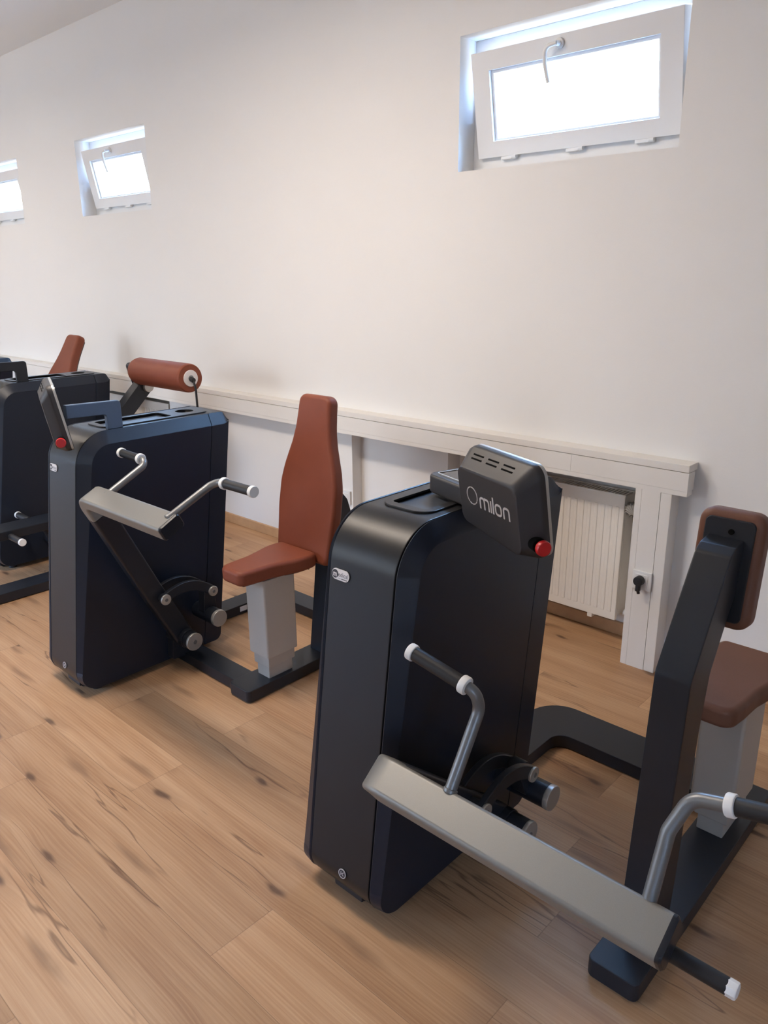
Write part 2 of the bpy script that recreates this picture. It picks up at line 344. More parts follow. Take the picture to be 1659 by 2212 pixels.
# opposite wall with two tall window openings (daylight) and end walls
def wall_y(name, y0, y1, holes, z0=0.8, z1=2.6):
    bm = bmesh.new(); xs = sorted({X0-0.3, X1+0.3, *[v for q in holes for v in q]})
    for a, b in zip(xs, xs[1:]):
        if any(abs(q[0]-a) < 1e-6 for q in holes): add_box(bm, a, b, y0, y1, 0, z0); add_box(bm, a, b, y0, y1, z1, ZC)
        else: add_box(bm, a, b, y0, y1, 0, ZC)
    return structure(name, bm, 'wall')
wall_y('wall_front', Y0-0.3, Y0, FRONT)
bm = bmesh.new(); add_box(bm, X0-0.3, X0, Y0, YW, 0, ZC); structure('wall_left', bm, 'wall')
bm = bmesh.new()
for a, b in ((Y0, RIGHT[0]), (RIGHT[1], YW)): add_box(bm, X1, X1+0.3, a, b, 0, ZC)
add_box(bm, X1, X1+0.3, *RIGHT, 0, 1.1); add_box(bm, X1, X1+0.3, *RIGHT, 2.5, ZC); structure('wall_right', bm, 'wall')
# skirting
bm = bmesh.new()
for a, b, y in ((-9, -5.75, YW), (-5.75, -4.60, 2.985), (-4.60, -2.855, YW), (-2.855, -2.262, 2.89), (-2.262, -1.232, 2.985), (-1.09, 3.0, YW)):
    add_box(bm, a, b, y-0.016, y, 0, 0.06, bev=0.003)
structure('baseboard_back', bm, 'base_wood')
# the white rail cladding along the wall and its right-hand post
bm = bmesh.new(); XR = -1.035
add_box(bm, -9, XR, 2.742, YW, 0.838, 0.866, bev=0.002); add_box(bm, -9, -1.516, 2.743, 2.80, 0.766, 0.8365); add_box(bm, -1.515, XR, 2.743, 2.80, 0.766, 0.8365)
add_box(bm, -9, XR, 2.7435, 2.79, 0.747, 0.7655)
structure('trim_1', bm, 'white_wood')
bm = bmesh.new()
add_box(bm, -1.232, -1.2075, 2.744, 2.83, 0, 0.747); add_box(bm, -1.2065, -1.133, 2.7435, 2.83, 0, 0.747); add_box(bm, -1.132, -1.09, 2.744, 2.825, 0, 0.747, bev=0.002)
structure('trim_2', bm, 'white_wood')

# windows: fixed frame in the reveal, bottom-hung sash tilted into the room
def ring(bm, x0, x1, z0, z1, l, r, b, t, y0, y1, bev=0.004):
    add_box(bm, x0, x0+l, y0, y1, z0, z1, bev); add_box(bm, x1-r, x1, y0, y1, z0, z1, bev)
    add_box(bm, x0+l-0.003, x1-r+0.003, y0, y1, z0, z0+b, bev); add_box(bm, x0+l-0.003, x1-r+0.003, y0, y1, z1-t, z1, bev)
for k, (a, b, z0, z1) in enumerate(W):
    wn = empty(f'window_{k+1}', (0, 0, 0), kind='structure')
    bm = bmesh.new(); ring(bm, a, b, z0, z1, 0.042, 0.042, 0.068, 0.045, 2.928, 3.02, 0.002); link('window_frame', bm, 'pvc', wn)
    hx0, hx1, hz0, hz1 = a+0.044, b-0.030, z0+0.062, z1-0.054
    bm = bmesh.new(); ring(bm, hx0, hx1, hz0, hz1, 0.082, 0.082, 0.062, 0.070, 2.903, 2.960, 0.002)
    T = Matrix.Translation((0, 2.957, hz0)) @ Matrix.Rotation(math.radians(10.5), 4, 'X') @ Matrix.Translation((0, -2.957, -hz0))
    bmesh.ops.transform(bm, matrix=T, verts=bm.verts); sash = link('sash', bm, 'pvc', wn)
    bm = bmesh.new(); ring(bm, hx0+0.08, hx1-0.08, hz0+0.058, hz1-0.068, 0.014, 0.014, 0.012, 0.014, 2.918, 2.948, 0.002)
    bmesh.ops.transform(bm, matrix=T, verts=bm.verts); link('glazing_bead', bm, 'pvc', sash)
    bm = bmesh.new(); add_box(bm, hx0+0.08, hx1-0.08, 2.929, 2.937, hz0+0.058, hz1-0.068)
    bmesh.ops.transform(bm, matrix=T, verts=bm.verts); link('glass_pane', bm, 'glass', sash, 0)
    hm = (hx0+hx1)/2-0.06
    bm = bmesh.new(); zt = hz1-0.030
    add_cyl(bm, (hm+0.03, 2.903, zt), (hm+0.03, 2.893, zt), 0.018, 0.003); add_cyl(bm, (hm+0.03, 2.893, zt), (hm+0.03, 2.865, zt), 0.009)
    add_sweep(bm, fillet([(hm+0.036, 2.867, zt), (hm-0.012, 2.865, zt-0.004), (hm-0.016, 2.865, zt-0.06), (hm-0.006, 2.869, zt-0.125)], 0.03), circ(0.008, 12), (0, 1, 0))
    bmesh.ops.transform(bm, matrix=T, verts=bm.verts); link('window_handle', bm, 'white', sash)
    for f in (0.2, 0.52, 0.82):
        bm = bmesh.new(); hx = a+(b-a)*f; add_box(bm, hx-0.035, hx+0.02, 2.906, 2.935, z0+0.040, z0+0.060, 0.003); add_cyl(bm, (hx+0.02, 2.914, z0+0.050), (hx+0.038, 2.914, z0+0.050), 0.010)
        link('hinge', bm, 'pvc', wn)
    box('outer_sill', 'pvc', wn, a, b, 3.02, 3.10, z0-0.012, z0+0.006, bev=0.002)

# radiators in the niches
def radiator(x0, x1, y, z0, z1, label, group, valve=True):
    rd = empty('radiator', ((x0+x1)/2, y, z0), label, 'radiator', group); inv = Vector(rd.location)
    def loc(bm): bmesh.ops.translate(bm, verts=bm.verts, vec=-inv); return bm
    bm = bmesh.new(); add_box(bm, x0, x1, y, y+0.02, z0, z1, 0.005)
    n = int((x1-x0)/0.033)
    for i in range(n):
        c = x0+0.03+i*(x1-x0-0.06)/(n-1); add_box(bm, c-0.009, c+0.009, y-0.0025, y+0.01, z0+0.035, z1-0.05, 0.004)
    link('front_panel', loc(bm), 'radiator', rd)
    bm = bmesh.new(); add_box(bm, x0+0.005, x1-0.005, y+0.075, y+0.095, z0, z1-0.004, 0.004); link('rear_panel', loc(bm), 'radiator', rd)
    for s, X in ((0, x0), (1, x1)):
        bm = bmesh.new(); add_box(bm, X-0.001, X+0.001, y+0.015, y+0.085, z0+0.02, z1-0.002); link('side_cover', loc(bm), 'radiator', rd)
    bm = bmesh.new()
    k = 0
    add_box(bm, x0, x1, y+0.002, y+0.012, z1-0.012, z1+0.002, 0.002); add_box(bm, x0, x1, y+0.080, y+0.092, z1-0.012, z1+0.002, 0.002)
    xx = x0+0.01
    while xx < x1-0.012: add_box(bm, xx, xx+0.007, y+0.01, y+0.083, z1-0.006, z1); xx += 0.016
    link('top_grille', loc(bm), 'radiator', rd)
    for X in (x0+0.12, x1-0.12):
        bm = bmesh.new(); add_box(bm, X-0.015, X+0.015, y+0.02, 2.984, z0+0.1, z0+0.13); link('wall_bracket', loc(bm), 'radiator', rd)
        bm = bmesh.new(); add_box(bm, X-0.012, X+0.012, y+0.002, y+0.05, z0-0.018, z0+0.002, 0.003); link('bottom_clip', loc(bm), 'radiator', rd)
    if valve:
        v = bmesh.new(); add_cyl(v, (x1, y+0.04, z1-0.045), (x1+0.04, y+0.04, z1-0.045), 0.012); link('valve_pipe', loc(v), 'pipe', rd)
        v = bmesh.new(); px = x1+0.012
        pts = [Vector((0.026*(1+0.13*math.cos(14*t))*math.cos(t), 0.026*(1+0.13*math.cos(14*t))*math.sin(t))) for t in [2*math.pi*i/84 for i in range(84)]]
        a0 = Vector((px+0.022, y+0.005, z1-0.050)); dr = Vector((0.25, -0.9, 0.12)).normalized(); s = dr.cross(Vector((0, 0, 1))).normalized(); u = s.cross(dr)
        def fn(p, q, h): return a0+s*p+u*q-dr*h
        add_plate(v, pts, fn, -0.035, 0.03, 0.004, 2); link('thermostat_knob', loc(v), 'pipe', rd, 25)
        v = bmesh.new(); add_cyl(v, (x1+0.015, y+0.05, z0+0.03), (x1+0.05, y+0.05, z0+0.03), 0.014, 0.003); add_cyl(v, (x1+0.05, y+0.05, z0+0.03), (x1+0.06, y+0.05, z0+0.03), 0.009)
        link('lower_valve', loc(v), 'white', rd)
    return rd
RG = 'radiators under the white rail'
radiator(-2.12, -1.328, 2.868, 0.112, 0.668, 'cream panel radiator in the niche beside the white post, mostly behind the nearest machine', RG)
radiator(-5.62, -4.70, 2.868, 0.112, 0.685, 'cream panel radiator far along the wall, seen under the brown roller', RG, False)
p = tag(tube('heating_pipe', 'pipe', None, [(-5.74, 2.90, 0.722), (-4.61, 2.90, 0.722)], 0.014), 'grey heating pipe running above the far radiator', 'pipe')
for X in (-5.3, -4.95):
    b_ = bmesh.new(); add_cyl(b_, (X, 2.90, 0.722), (X+0.018, 2.90, 0.722), 0.018, 0.002); add_box(b_, X+0.004, X+0.014, 2.90, 2.985, 0.717, 0.727); link('pipe_clip', b_, 'pipe', p)
# sockets
def socket(x, y, z, s, label, name='wall_socket'):
    so = empty(name, (x, y, z), label, 'socket')
    bm = bmesh.new(); add_box(bm, -s/2, s/2, -0.012, 0.0, -s/2, s/2, 0.003); link('cover_frame', bm, 'white', so)
    bm = bmesh.new(); add_box(bm, -s*0.34, s*0.34, -0.0145, -0.011, -s*0.34, s*0.34, 0.0015); link('socket_insert', bm, 'white', so)
    return so
socket(-1.170, 2.7435, 0.383, 0.078, 'white square wall socket on the white post with a black plug in it')
socket(-2.905, 2.82, 0.375, 0.075, 'small white wall socket low on the wall right behind the tall brown backrest')
pl = empty('power_plug', (-1.172, 2.729, 0.387), 'black angled power plug pushed into the socket on the white post', 'plug')
bm = bmesh.new(); add_cyl(bm, (0, 0.0, 0), (0, -0.028, 0), 0.0195, 0.004); link('plug_body', bm, 'rubber', pl)
bm = bmesh.new(); add_box(bm, -0.0085, 0.0085, -0.027, -0.008, -0.042, -0.006, 0.004); add_cyl(bm, (0.001, -0.017, -0.04), (0.003, -0.015, -0.052), 0.006); link('strain_relief', bm, 'rubber', pl)

# suspended lamps out of view; far lamp and upward light added to brighten the ceiling
for k, (lx, ly, dn, up_) in enumerate(((-2.6, 0.95, 33, 22), (-6.6, 0.9, 5, 24))):
    lo = empty('unseen_ceiling_lamp', (lx, ly, 2.80), 'unseen white suspended lamp panel over the ' + ('nearer machines' if k == 0 else 'far machines, added to brighten the ceiling'), 'lamp', 'ceiling lamps')
    box('lamp_housing', 'lamphousing', lo, -0.62, 0.62, -0.16, 0.16, -0.03, 0.0)
    box('diffuser', 'lampglass', lo, -0.6, 0.6, -0.14, 0.14, -0.036, -0.029, bev=0)
    for X in (-0.5, 0.5): cyl('suspension_wire', 'tube', lo, (X, 0, 0), (X, 0, ZC-2.80), 0.003, n=8)
    area('lamp_light_down', (lx, ly, 2.755), (lx, ly, 0), 1.2, 0.28, dn, (1.0, 0.87, 0.75)); area('ceiling_fill_light', (lx, ly, 2.81), (lx, ly, 3.1), 1.2, 0.28, up_, (1.0, 0.90, 0.81))

# ------------------------------------------------------------------ machine building blocks
K = 0.13                                    # backward lean of the housing
SH = lambda u, v, h: Vector((h, u+K*v, v))  # side outline (depth, height) with lean, thickness along X
def housing(t, label_emblem=True):
    prof = round_poly([(0, 0.022), (0.645, 0.022), (0.645, 1.005), (0, 1.005)], [0.085, 0.03, 0.02, 0.115], 12)
    bm = bmesh.new(); add_plate(bm, inset(prof, 0.001), SH, -0.1035, 0.1035, 0.003, 2); hb = link('housing', bm, 'strip', t, 30)
    # the cup holder and the shelf sunk into the top
    z0 = 1.005
    c1 = bmesh.new(); add_cyl(c1, (0, 0.52+K*z0, z0-0.06), (0, 0.52+K*z0, z0+0.05), 0.037, n=40); c1 = link('cut', c1, 'recess', None, 0)
    c2 = bmesh.new(); add_plate(c2, rrect(-0.056, 0.056, 0.152+K, 0.43+K, 0.014), FZ, z0-0.010, z0+0.05); c2 = link('cut', c2, 'recess', None, 0)
    tr = bmesh.new(); add_plate(tr, round_poly([(-0.078, 0.125+K), (0.078, 0.125+K), (0.078, 0.60+K), (-0.078, 0.60+K)], [0.045, 0.045, 0.05, 0.05], 8), FZ, z0-0.006, z0+0.004, 0.002, 2, both=False)
    tray = link('top_tray', tr, 'strip', t, 30)
    d1 = bpy.data.objects.new('cut', c1.data.copy()); d2 = bpy.data.objects.new('cut', c2.data.copy()); C.objects.link(d1); C.objects.link(d2)
    bool_cut(hb, [c1, c2]); bool_cut(tray, [d1, d2])
    bm = bmesh.new(); add_plate(bm, rrect(-0.0555, 0.0555, 0.1525+K, 0.4295+K, 0.014), FZ, z0-0.0098, z0-0.007); link('shelf_mat', bm, 'recess', tray)
    bm = bmesh.new(); add_cyl(bm, (0, 0.52+K*z0, z0-0.0599), (0, 0.52+K*z0, z0-0.058), 0.0365, n=40); link('cup_mat', bm, 'black', tray)
    # side covers with a broad bevel towards the front and the top, and the separate rear cap
    cov = round_poly([(0.0, 0.022), (0.645, 0.022), (0.645, 1.005), (0, 1.005)], [0.085, 0.03, 0.03, 0.115], 14)
    nv_ = [(q-p).normalized() for p, q in zip(cov, inset(cov, 0.001))]          # inward normals of the outline
    def bevelled(k):   # wide bevel at the front and top, none at the rear, fading out towards the floor
        out = []
        for p, n in zip(cov, nv_):
            f = 0.003+0.041*max(0.06, min(1.0, (p.y-0.06)/0.32))
            out.append(p+Vector((n.x*f if n.x > 0 else n.x*0.003, n.y*(f if n.y < 0 else 0.004)))*k)
        return out
    for s in (-1, 1):
        for nm, a, b in (('side_cover', -1.0, 0.558), ('rear_cap', 0.561, 2.0)):
            bm = bmesh.new()
            ls = [(0.006, 0.104), (0.0015, 0.1075), (0.0, 0.1105)]
            rings = [[SH(p.x, p.y, s*h) for p in (inset(cov, q) if q else cov)] for i, (q, h) in enumerate(ls)]
            o2 = bevelled(0.93); o3 = bevelled(1.05)
            rings.append([SH(p.x, p.y, s*0.1375) for p in o2]); rings.append([SH(p.x, p.y, s*0.140) for p in o3])
            add_loft(bm, rings)
            nrm = Vector((0, 1, -K)).normalized()
            for val, sg in ((a, -1), (b, 1)):
                if -0.5 < val < 1.0:
                    r_ = bmesh.ops.bisect_plane(bm, geom=bm.verts[:]+bm.edges[:]+bm.faces[:], plane_co=(0, val, 0), plane_no=nrm*sg, clear_outer=True)
                    es = [e for e in r_['geom_cut'] if isinstance(e, bmesh.types.BMEdge)]
                    bmesh.ops.holes_fill(bm, edges=[e for e in bm.edges if e.is_boundary], sides=0)
            link(nm, bm, 'char', t, 24)
    # feet
    for X in (-0.08, 0.08):
        for Y in (0.10, 0.56): cyl('foot', 'rubber', t, (X, Y, 0), (X, Y, 0.03), 0.02)
    bm = bmesh.new(); add_box(bm, -0.05, 0.05, 0.045, 0.12, 0.012, 0.032, 0.004); add_cyl(bm, (-0.045, 0.07, 0.018), (0.045, 0.07, 0.018), 0.018, 0.003); link('transport_wheel', bm, 'plastic', t)
    # white badge near the top of the front and the round emblem at the foot
    def front(z, dx=0.0, off=0.0012): return Matrix.Translation((dx, K*z-off, z)) @ Matrix.Rotation(math.pi/2-math.atan(K), 4, 'X')
    F = front(0.862, -0.064); fn = lambda u, v, h: F @ Vector((u, v, h))
    bm = bmesh.new(); add_plate(bm, rrect(-0.029, 0.029, -0.0135, 0.0135, 0.0134, 8), fn, -0.001, 0.001); bd = link('badge', bm, 'badge', t)
    bm = bmesh.new(); add_cyl(bm, F @ Vector((-0.0175, 0, 0.0005)), F @ Vector((-0.0175, 0, 0.0014)), 0.0105); link('badge_dot', bm, 'ink', bd)
    text_mesh('m', 0.019, 'badge', 'badge_initial', bd, F @ Matrix.Translation((-0.0175, 0.0, 0.0014)), 0.0003, 0.0004, 0.9)
    text_mesh('edical', 0.0155, 'greyink', 'badge_lettering', bd, F @ Matrix.Translation((0.0095, 0.0005, 0.001)), 0.0003, 0.0, 0.95)
    bm = bmesh.new()
    for i in range(9): stroke(bm, [(0.004+i*0.0022, -0.0088), (0.0055+i*0.0022, -0.0088)], 0.0018, fn, 0.0009, 0.0014)
    stroke(bm, [(-0.006, -0.0088), (0.002, -0.0088)], 0.0005, fn, 0.0009, 0.0014); link('badge_small_print', bm, 'ink', bd)
    F2 = front(0.078, -0.012, 0.0); 
    zc = 0.106; F2 = front(zc, 0.015, 0.0015); fn2 = lambda u, v, h: F2 @ Vector((u, v, h))
    bm = bmesh.new(); stroke(bm, [(0.0115*math.cos(a), 0.0115*math.sin(a)) for a in [2*math.pi*k/36 for k in range(36)]], 0.0022, fn2, -0.001, 0.001, True)
    stroke(bm, [(-0.004, 0.005), (-0.004, -0.005)], 0.0018, fn2, -0.001, 0.001); stroke(bm, [(0.005, 0.005), (-0.001, 0.0), (0.005, -0.005)], 0.0022, fn2, -0.001, 0.001)
    bm2 = bmesh.new(); add_cyl(bm2, F2 @ Vector((0, 0, -0.001)), F2 @ Vector((0, 0, 0.0002)), 0.0125); em = link('emblem', bm2, 'ink', t); link('emblem_print', bm, 'print', em)
    return hb

def grip(parent, p0, p1, r=0.0150, collar=True):
    p0, p1 = Vector(p0), Vector(p1); d = (p1-p0).normalized()
    cyl('grip', 'rubber', parent, p0+d*0.012, p1-d*0.010, r, 0.002)
    if collar: cyl('grip_collar', 'white', parent, p0, p0+d*0.016, r+0.004, 0.003)
    cyl('grip_end_cap', 'white', parent, p1-d*0.013, p1+d*0.003, r+0.003, 0.003)

def lever(t, xo, ang, xl, xr, rout, piv, crank, bolt_r, tubes, low_peg, twist=0.0):
    """pivoting arm with its silver cross bar, the crank and the curved links; xo shifts the train in X"""
    ca, sa = math.cos(ang), math.sin(ang)
    P = lambda x, r, q: Vector((x, piv[0]+r*ca+q*sa, piv[1]+r*sa-q*ca))    # r along the arm, q across (towards the seat)
    tan = Vector((0, sa, -ca)); xt = xl+0.026; xa = min(xt, 0.205+xo)
    sec = [(p.x, p.y) for p in rrect(-0.024, 0.024, -0.041, 0.041, 0.010, 4)]; tan0 = tan; nrm0 = Vector((0, ca, sa))
    def sweep(path, nm, mt):
        bm = bmesh.new(); pts = [P(*p) for p in path]; rings = []
        for i, p in enumerate(pts):
            d = (pts[min(i+1, len(pts)-1)]-pts[max(i-1, 0)]).normalized(); f = abs(d.x)*twist; tan = tan0*math.cos(f)+nrm0*math.sin(f); s = d.cross(tan)
            rings.append([p+s*a+tan*b for a, b in sec])
        add_loft(bm, rings); return link(nm, bm, mt, t, 40)
    R = 0.055; rc = rout-0.024
    arm = sweep([(xa, 0, 0), (xa, bolt_r+0.05, 0), (xt, rc-R-0.03, 0)], 'lever_arm', 'char_plain')
    bend = [(xt+R-R*math.cos(a), rc-R+R*math.sin(a), 0) for a in [math.pi/2*k/8 for k in range(9)]]
    bar = sweep([(xt, rc-R-0.03, 0)]+bend+[(xr-0.006, rc, 0)], 'handle_bar', 'silver')
    bm = bmesh.new(); pts = [P(xr-0.006, rc, 0), P(xr, rc, 0), P(xr+0.004, rc, 0)]; tan = tan0*math.cos(twist)+nrm0*math.sin(twist); nrm = nrm0*math.cos(twist)-tan0*math.sin(twist)
    add_loft(bm, [[q+tan*b*f-nrm*a*f for a, b in sec] for q, f in zip(pts, (1, 1, 0.9))]); link('bar_end_cap', bm, 'char_plain', bar)
    for nm, path, g0, g1 in tubes:
        h = tube(nm, 'tube', t, fillet(path, 0.035), 0.0122)
        grip(h, g0, g1)
        cyl('weld_foot', 'tube', h, Vector(path[0])-(Vector(path[1])-Vector(path[0])).normalized()*0.005, Vector(path[0])+(Vector(path[1])-Vector(path[0])).normalized()*0.004, 0.0145, 0.002)
    if low_peg:
        a, b = Vector(low_peg[0]), Vector(low_peg[1]); h = cyl('lower_grip', 'rubber', t, a, b, 0.0135, 0.002); d = (b-a).normalized(); cyl('grip_end_cap', 'white', h, b-d*0.004, b+d*0.014, 0.0140, 0.003, n=8)
    # pivot hub
    hub = bmesh.new(); add_cyl(hub, (0.138, piv[0], piv[1]), (xa+0.045, piv[0], piv[1]), 0.040, 0.003); add_cyl(hub, (xa+0.045, piv[0], piv[1]), (0.280+xo, piv[0], piv[1]), 0.036, 0.002)
    hub = link('pivot_hub', hub, 'char_plain', t); cyl('hub_cap', 'alu', hub, (0.277+xo, piv[0], piv[1]), (0.290+xo, piv[0], piv[1]), 0.0365, 0.003); cyl('hub_screw', 'tube', hub, (0.289+xo, piv[0], piv[1]), (0.2915+xo, piv[0], piv[1]), 0.009, 0.001)
    # hub stand on the floor bar
    bm = bmesh.new(); add_plate(bm, round_poly([(piv[0]-0.045, 0.04), (piv[0]+0.085, 0.04), (piv[0]+0.03, piv[1]+0.02), (piv[0]-0.035, piv[1]+0.01)], 0.01, 3), FX, 0.145, 0.185, 0.003, 2); link('hub_stand', bm, 'char_plain', t)
    # crank
    ub = crank[1]; ck = crank[0]
    sh = bmesh.new(); add_cyl(sh, (0.138, ck[0], ck[1]), (0.276+xo, ck[0], ck[1]), 0.0345, 0.002); sh = link('crank_shaft', sh, 'char_plain', t); cyl('shaft_cap', 'alu', sh, (0.275+xo, ck[0], ck[1]), (0.292+xo, ck[0], ck[1]), 0.0355, 0.003)
    d = Vector((ub[0]-ck[0], ub[1]-ck[1])); n = Vector((-d.y, d.x)).normalized()
    out = [Vector(ck)+n*0.034, Vector(ck)-n*0.034, Vector(ub)-n*0.022+d.normalized()*0.02, Vector(ub)+n*0.022+d.normalized()*0.02]
    bm = bmesh.new(); add_plate(bm, round_poly([(p.x, p.y) for p in out], [0.02, 0.02, 0.02, 0.02], 5), FX, 0.185+xo, 0.228+xo, 0.004, 2); link('crank_arm', bm, 'char_plain', sh)
    # two curved links from the lever to the crank
    lb = P(0, bolt_r, 0.012); A = Vector((lb.y, lb.z)); B = Vector(ub); mid = (A+B)/2; dv = B-A; nn = Vector((-dv.y, dv.x)).normalized()
    if nn.y < 0: nn = -nn
    bulge = 0.036
    def arc(off, k): return A+dv*k+nn*(off*(1-(2*k-1)**2))
    for x0, x1 in ((0.234+xo, 0.252+xo), (0.163+xo, 0.181+xo)):
        o = []; N = 16
        top = [arc(bulge, k/N)+nn*0.022 for k in range(N+1)]; bot = [arc(bulge, k/N)-nn*0.020 for k in range(N+1)]
        e1 = [B+(dv.normalized()*math.cos(a)+nn*math.sin(a))*0.021 for a in (0.9, 0.0, -0.9)]; e0 = [A-(dv.normalized()*math.cos(a)+nn*math.sin(a))*0.021 for a in (0.9, 0.0, -0.9)]
        bm = bmesh.new(); add_plate(bm, top+e1+list(reversed(bot))+e0, FX, x0, x1, 0.002, 1); lk = link('link_arm', bm, 'char_plain', t, 40)
        if x0 > 0.2+xo:
            for q in (A, B):
                cyl('link_bolt', 'alu', lk, (x1-0.002, q.x, q.y), (x1+0.008, q.x, q.y), 0.0215, 0.003); cyl('bolt_socket', 'tube', lk, (x1+0.0075, q.x, q.y), (x1+0.0095, q.x, q.y), 0.007, 0.001)
    cyl('link_pin', 'char_plain', t, (0.16+xo, B.x, B.y), (0.236+xo, B.x, B.y), 0.019)
    cyl('link_pin', 'char_plain', t, (0.16+xo, A.x, A.y), (0.236+xo, A.x, A.y), 0.019)

def base_frame(t, px0, px1, py0, py1, rx0, rx1, ry0, ry1, cross=True):
    H = 0.05
    bm = bmesh.new(); add_plate(bm, rrect(px0, px1, py0, py1, 0.018, 5), FZ, 0.004, H+0.002, 0.004, 2); link('base_plate', bm, 'char_plain', t)
    bm = bmesh.new(); w_ = rx1-rx0
    out = round_poly([(rx0, 0.60), (rx1, 0.60), (rx1, ry0), (px0+0.005, ry0), (px0+0.005, ry1), (rx0, ry1)], [0, 0, 0.05, 0, 0, 0.12], 8)
    add_plate(bm, out, FZ, 0.004, H, 0.003, 2); link('rear_bar', bm, 'char_plain', t)
    if cross:
        bm = bmesh.new(); add_plate(bm, [Vector(p) for p in ((0.10, 0.44), (px0+0.005, 0.44), (px0+0.005, 0.53), (0.10, 0.53))], FZ, 0.004, H, 0.003, 2); link('front_bar', bm, 'char_plain', t)
    for X, Y in ((0.5*(px0+px1), py0+0.05), (0.5*(px0+px1), py1-0.05)): cyl('foot', 'rubber', t, (X, Y, 0), (X, Y, 0.01), 0.03)

def seat_column(t, xc, y0, y1, ztop, lower=0.10):
    wd = 0.072
    box('column_foot', 'column', t, xc-0.036, xc+0.036, y0+0.01, y1-0.006, 0.05, 0.13, bev=0.004)
    box('column_stage', 'column', t, xc-0.046, xc+0.046, y0+0.003, y1, 0.100, 0.162, bev=0.005)
    bm = bmesh.new(); add_plate(bm, rrect(xc-0.058, xc+0.058, y0-0.008, y1+0.008, 0.010, 4), FZ, 0.148, ztop, 0.002, 1); link('seat_column', bm, 'column', t)

def seat(t, xc, yn, yr, z0, z1, mt='leather'):
    """saddle-shaped seat: narrow rounded nose at yn, broad rear at yr"""
    d = 1 if yr > yn else -1; L = abs(yr-yn)
    half = [(0.0, 0.062), (0.06, 0.071), (0.13, 0.076), (0.19, 0.091), (0.25, 0.109), (0.30, 0.110), (0.335, 0.102)]
    pts = [(xc-w_, yn+d*y/0.335*L) for y, w_ in half]+[(xc+w_, yn+d*y/0.335*L) for y, w_ in reversed(half)]
    rad = [0.045, 0.1, 0.2, 0.2, 0.2, 0.15, 0.05]; rad = rad+rad[::-1]
    out = round_poly(pts, rad, 6)
    bm = bmesh.new(); add_plate(bm, out, FZ, z0, z1, 0.016, 4); s = link('seat', bm, mt, t, 60)
    bm = bmesh.new(); add_plate(bm, inset(out, 0.03), FZ, z0-0.010, z0+0.004, 0.002, 1); link('seat_base', bm, 'char_plain', s)

def bottle_back(t, xc, ybase, slope, zb, zt, th=0.052, wt=0.09, wm=0.162, wb=0.148):
    """tall padded back that narrows to a head rest; front face at y = ybase + slope * z"""
    H = zt-zb
    prof = [(0, wb-0.008), (0.05, wb), (0.30, wm-0.002), (0.46, wm-0.004), (0.56, wm-0.018), (0.71, wt+0.020), (0.80, wt+0.006), (0.90, wt), (1.0, wt-0.004)]
    pts = [(-w_, zb+k*H) for k, w_ in prof]+[(w_, zb+k*H) for k, w_ in reversed(prof)]
    r = [0.03, 0.1, 0.3, 0.2, 0.3, 0.2, 0.3, 0.03, 0.045]; out = round_poly(pts, r+r[::-1], 6)
    fn = lambda u, v, h: Vector((xc+u, ybase+slope*v+h, v-h*slope))
    bm = bmesh.new(); add_plate(bm, out, fn, 0, th, 0.016, 4); b = link('backrest', bm, 'leather', t, 60)
    bm = bmesh.new(); add_plate(bm, inset(out, 0.02), fn, th-0.002, th+0.008, 0.002, 1); link('backrest_shell', bm, 'plastic', b)

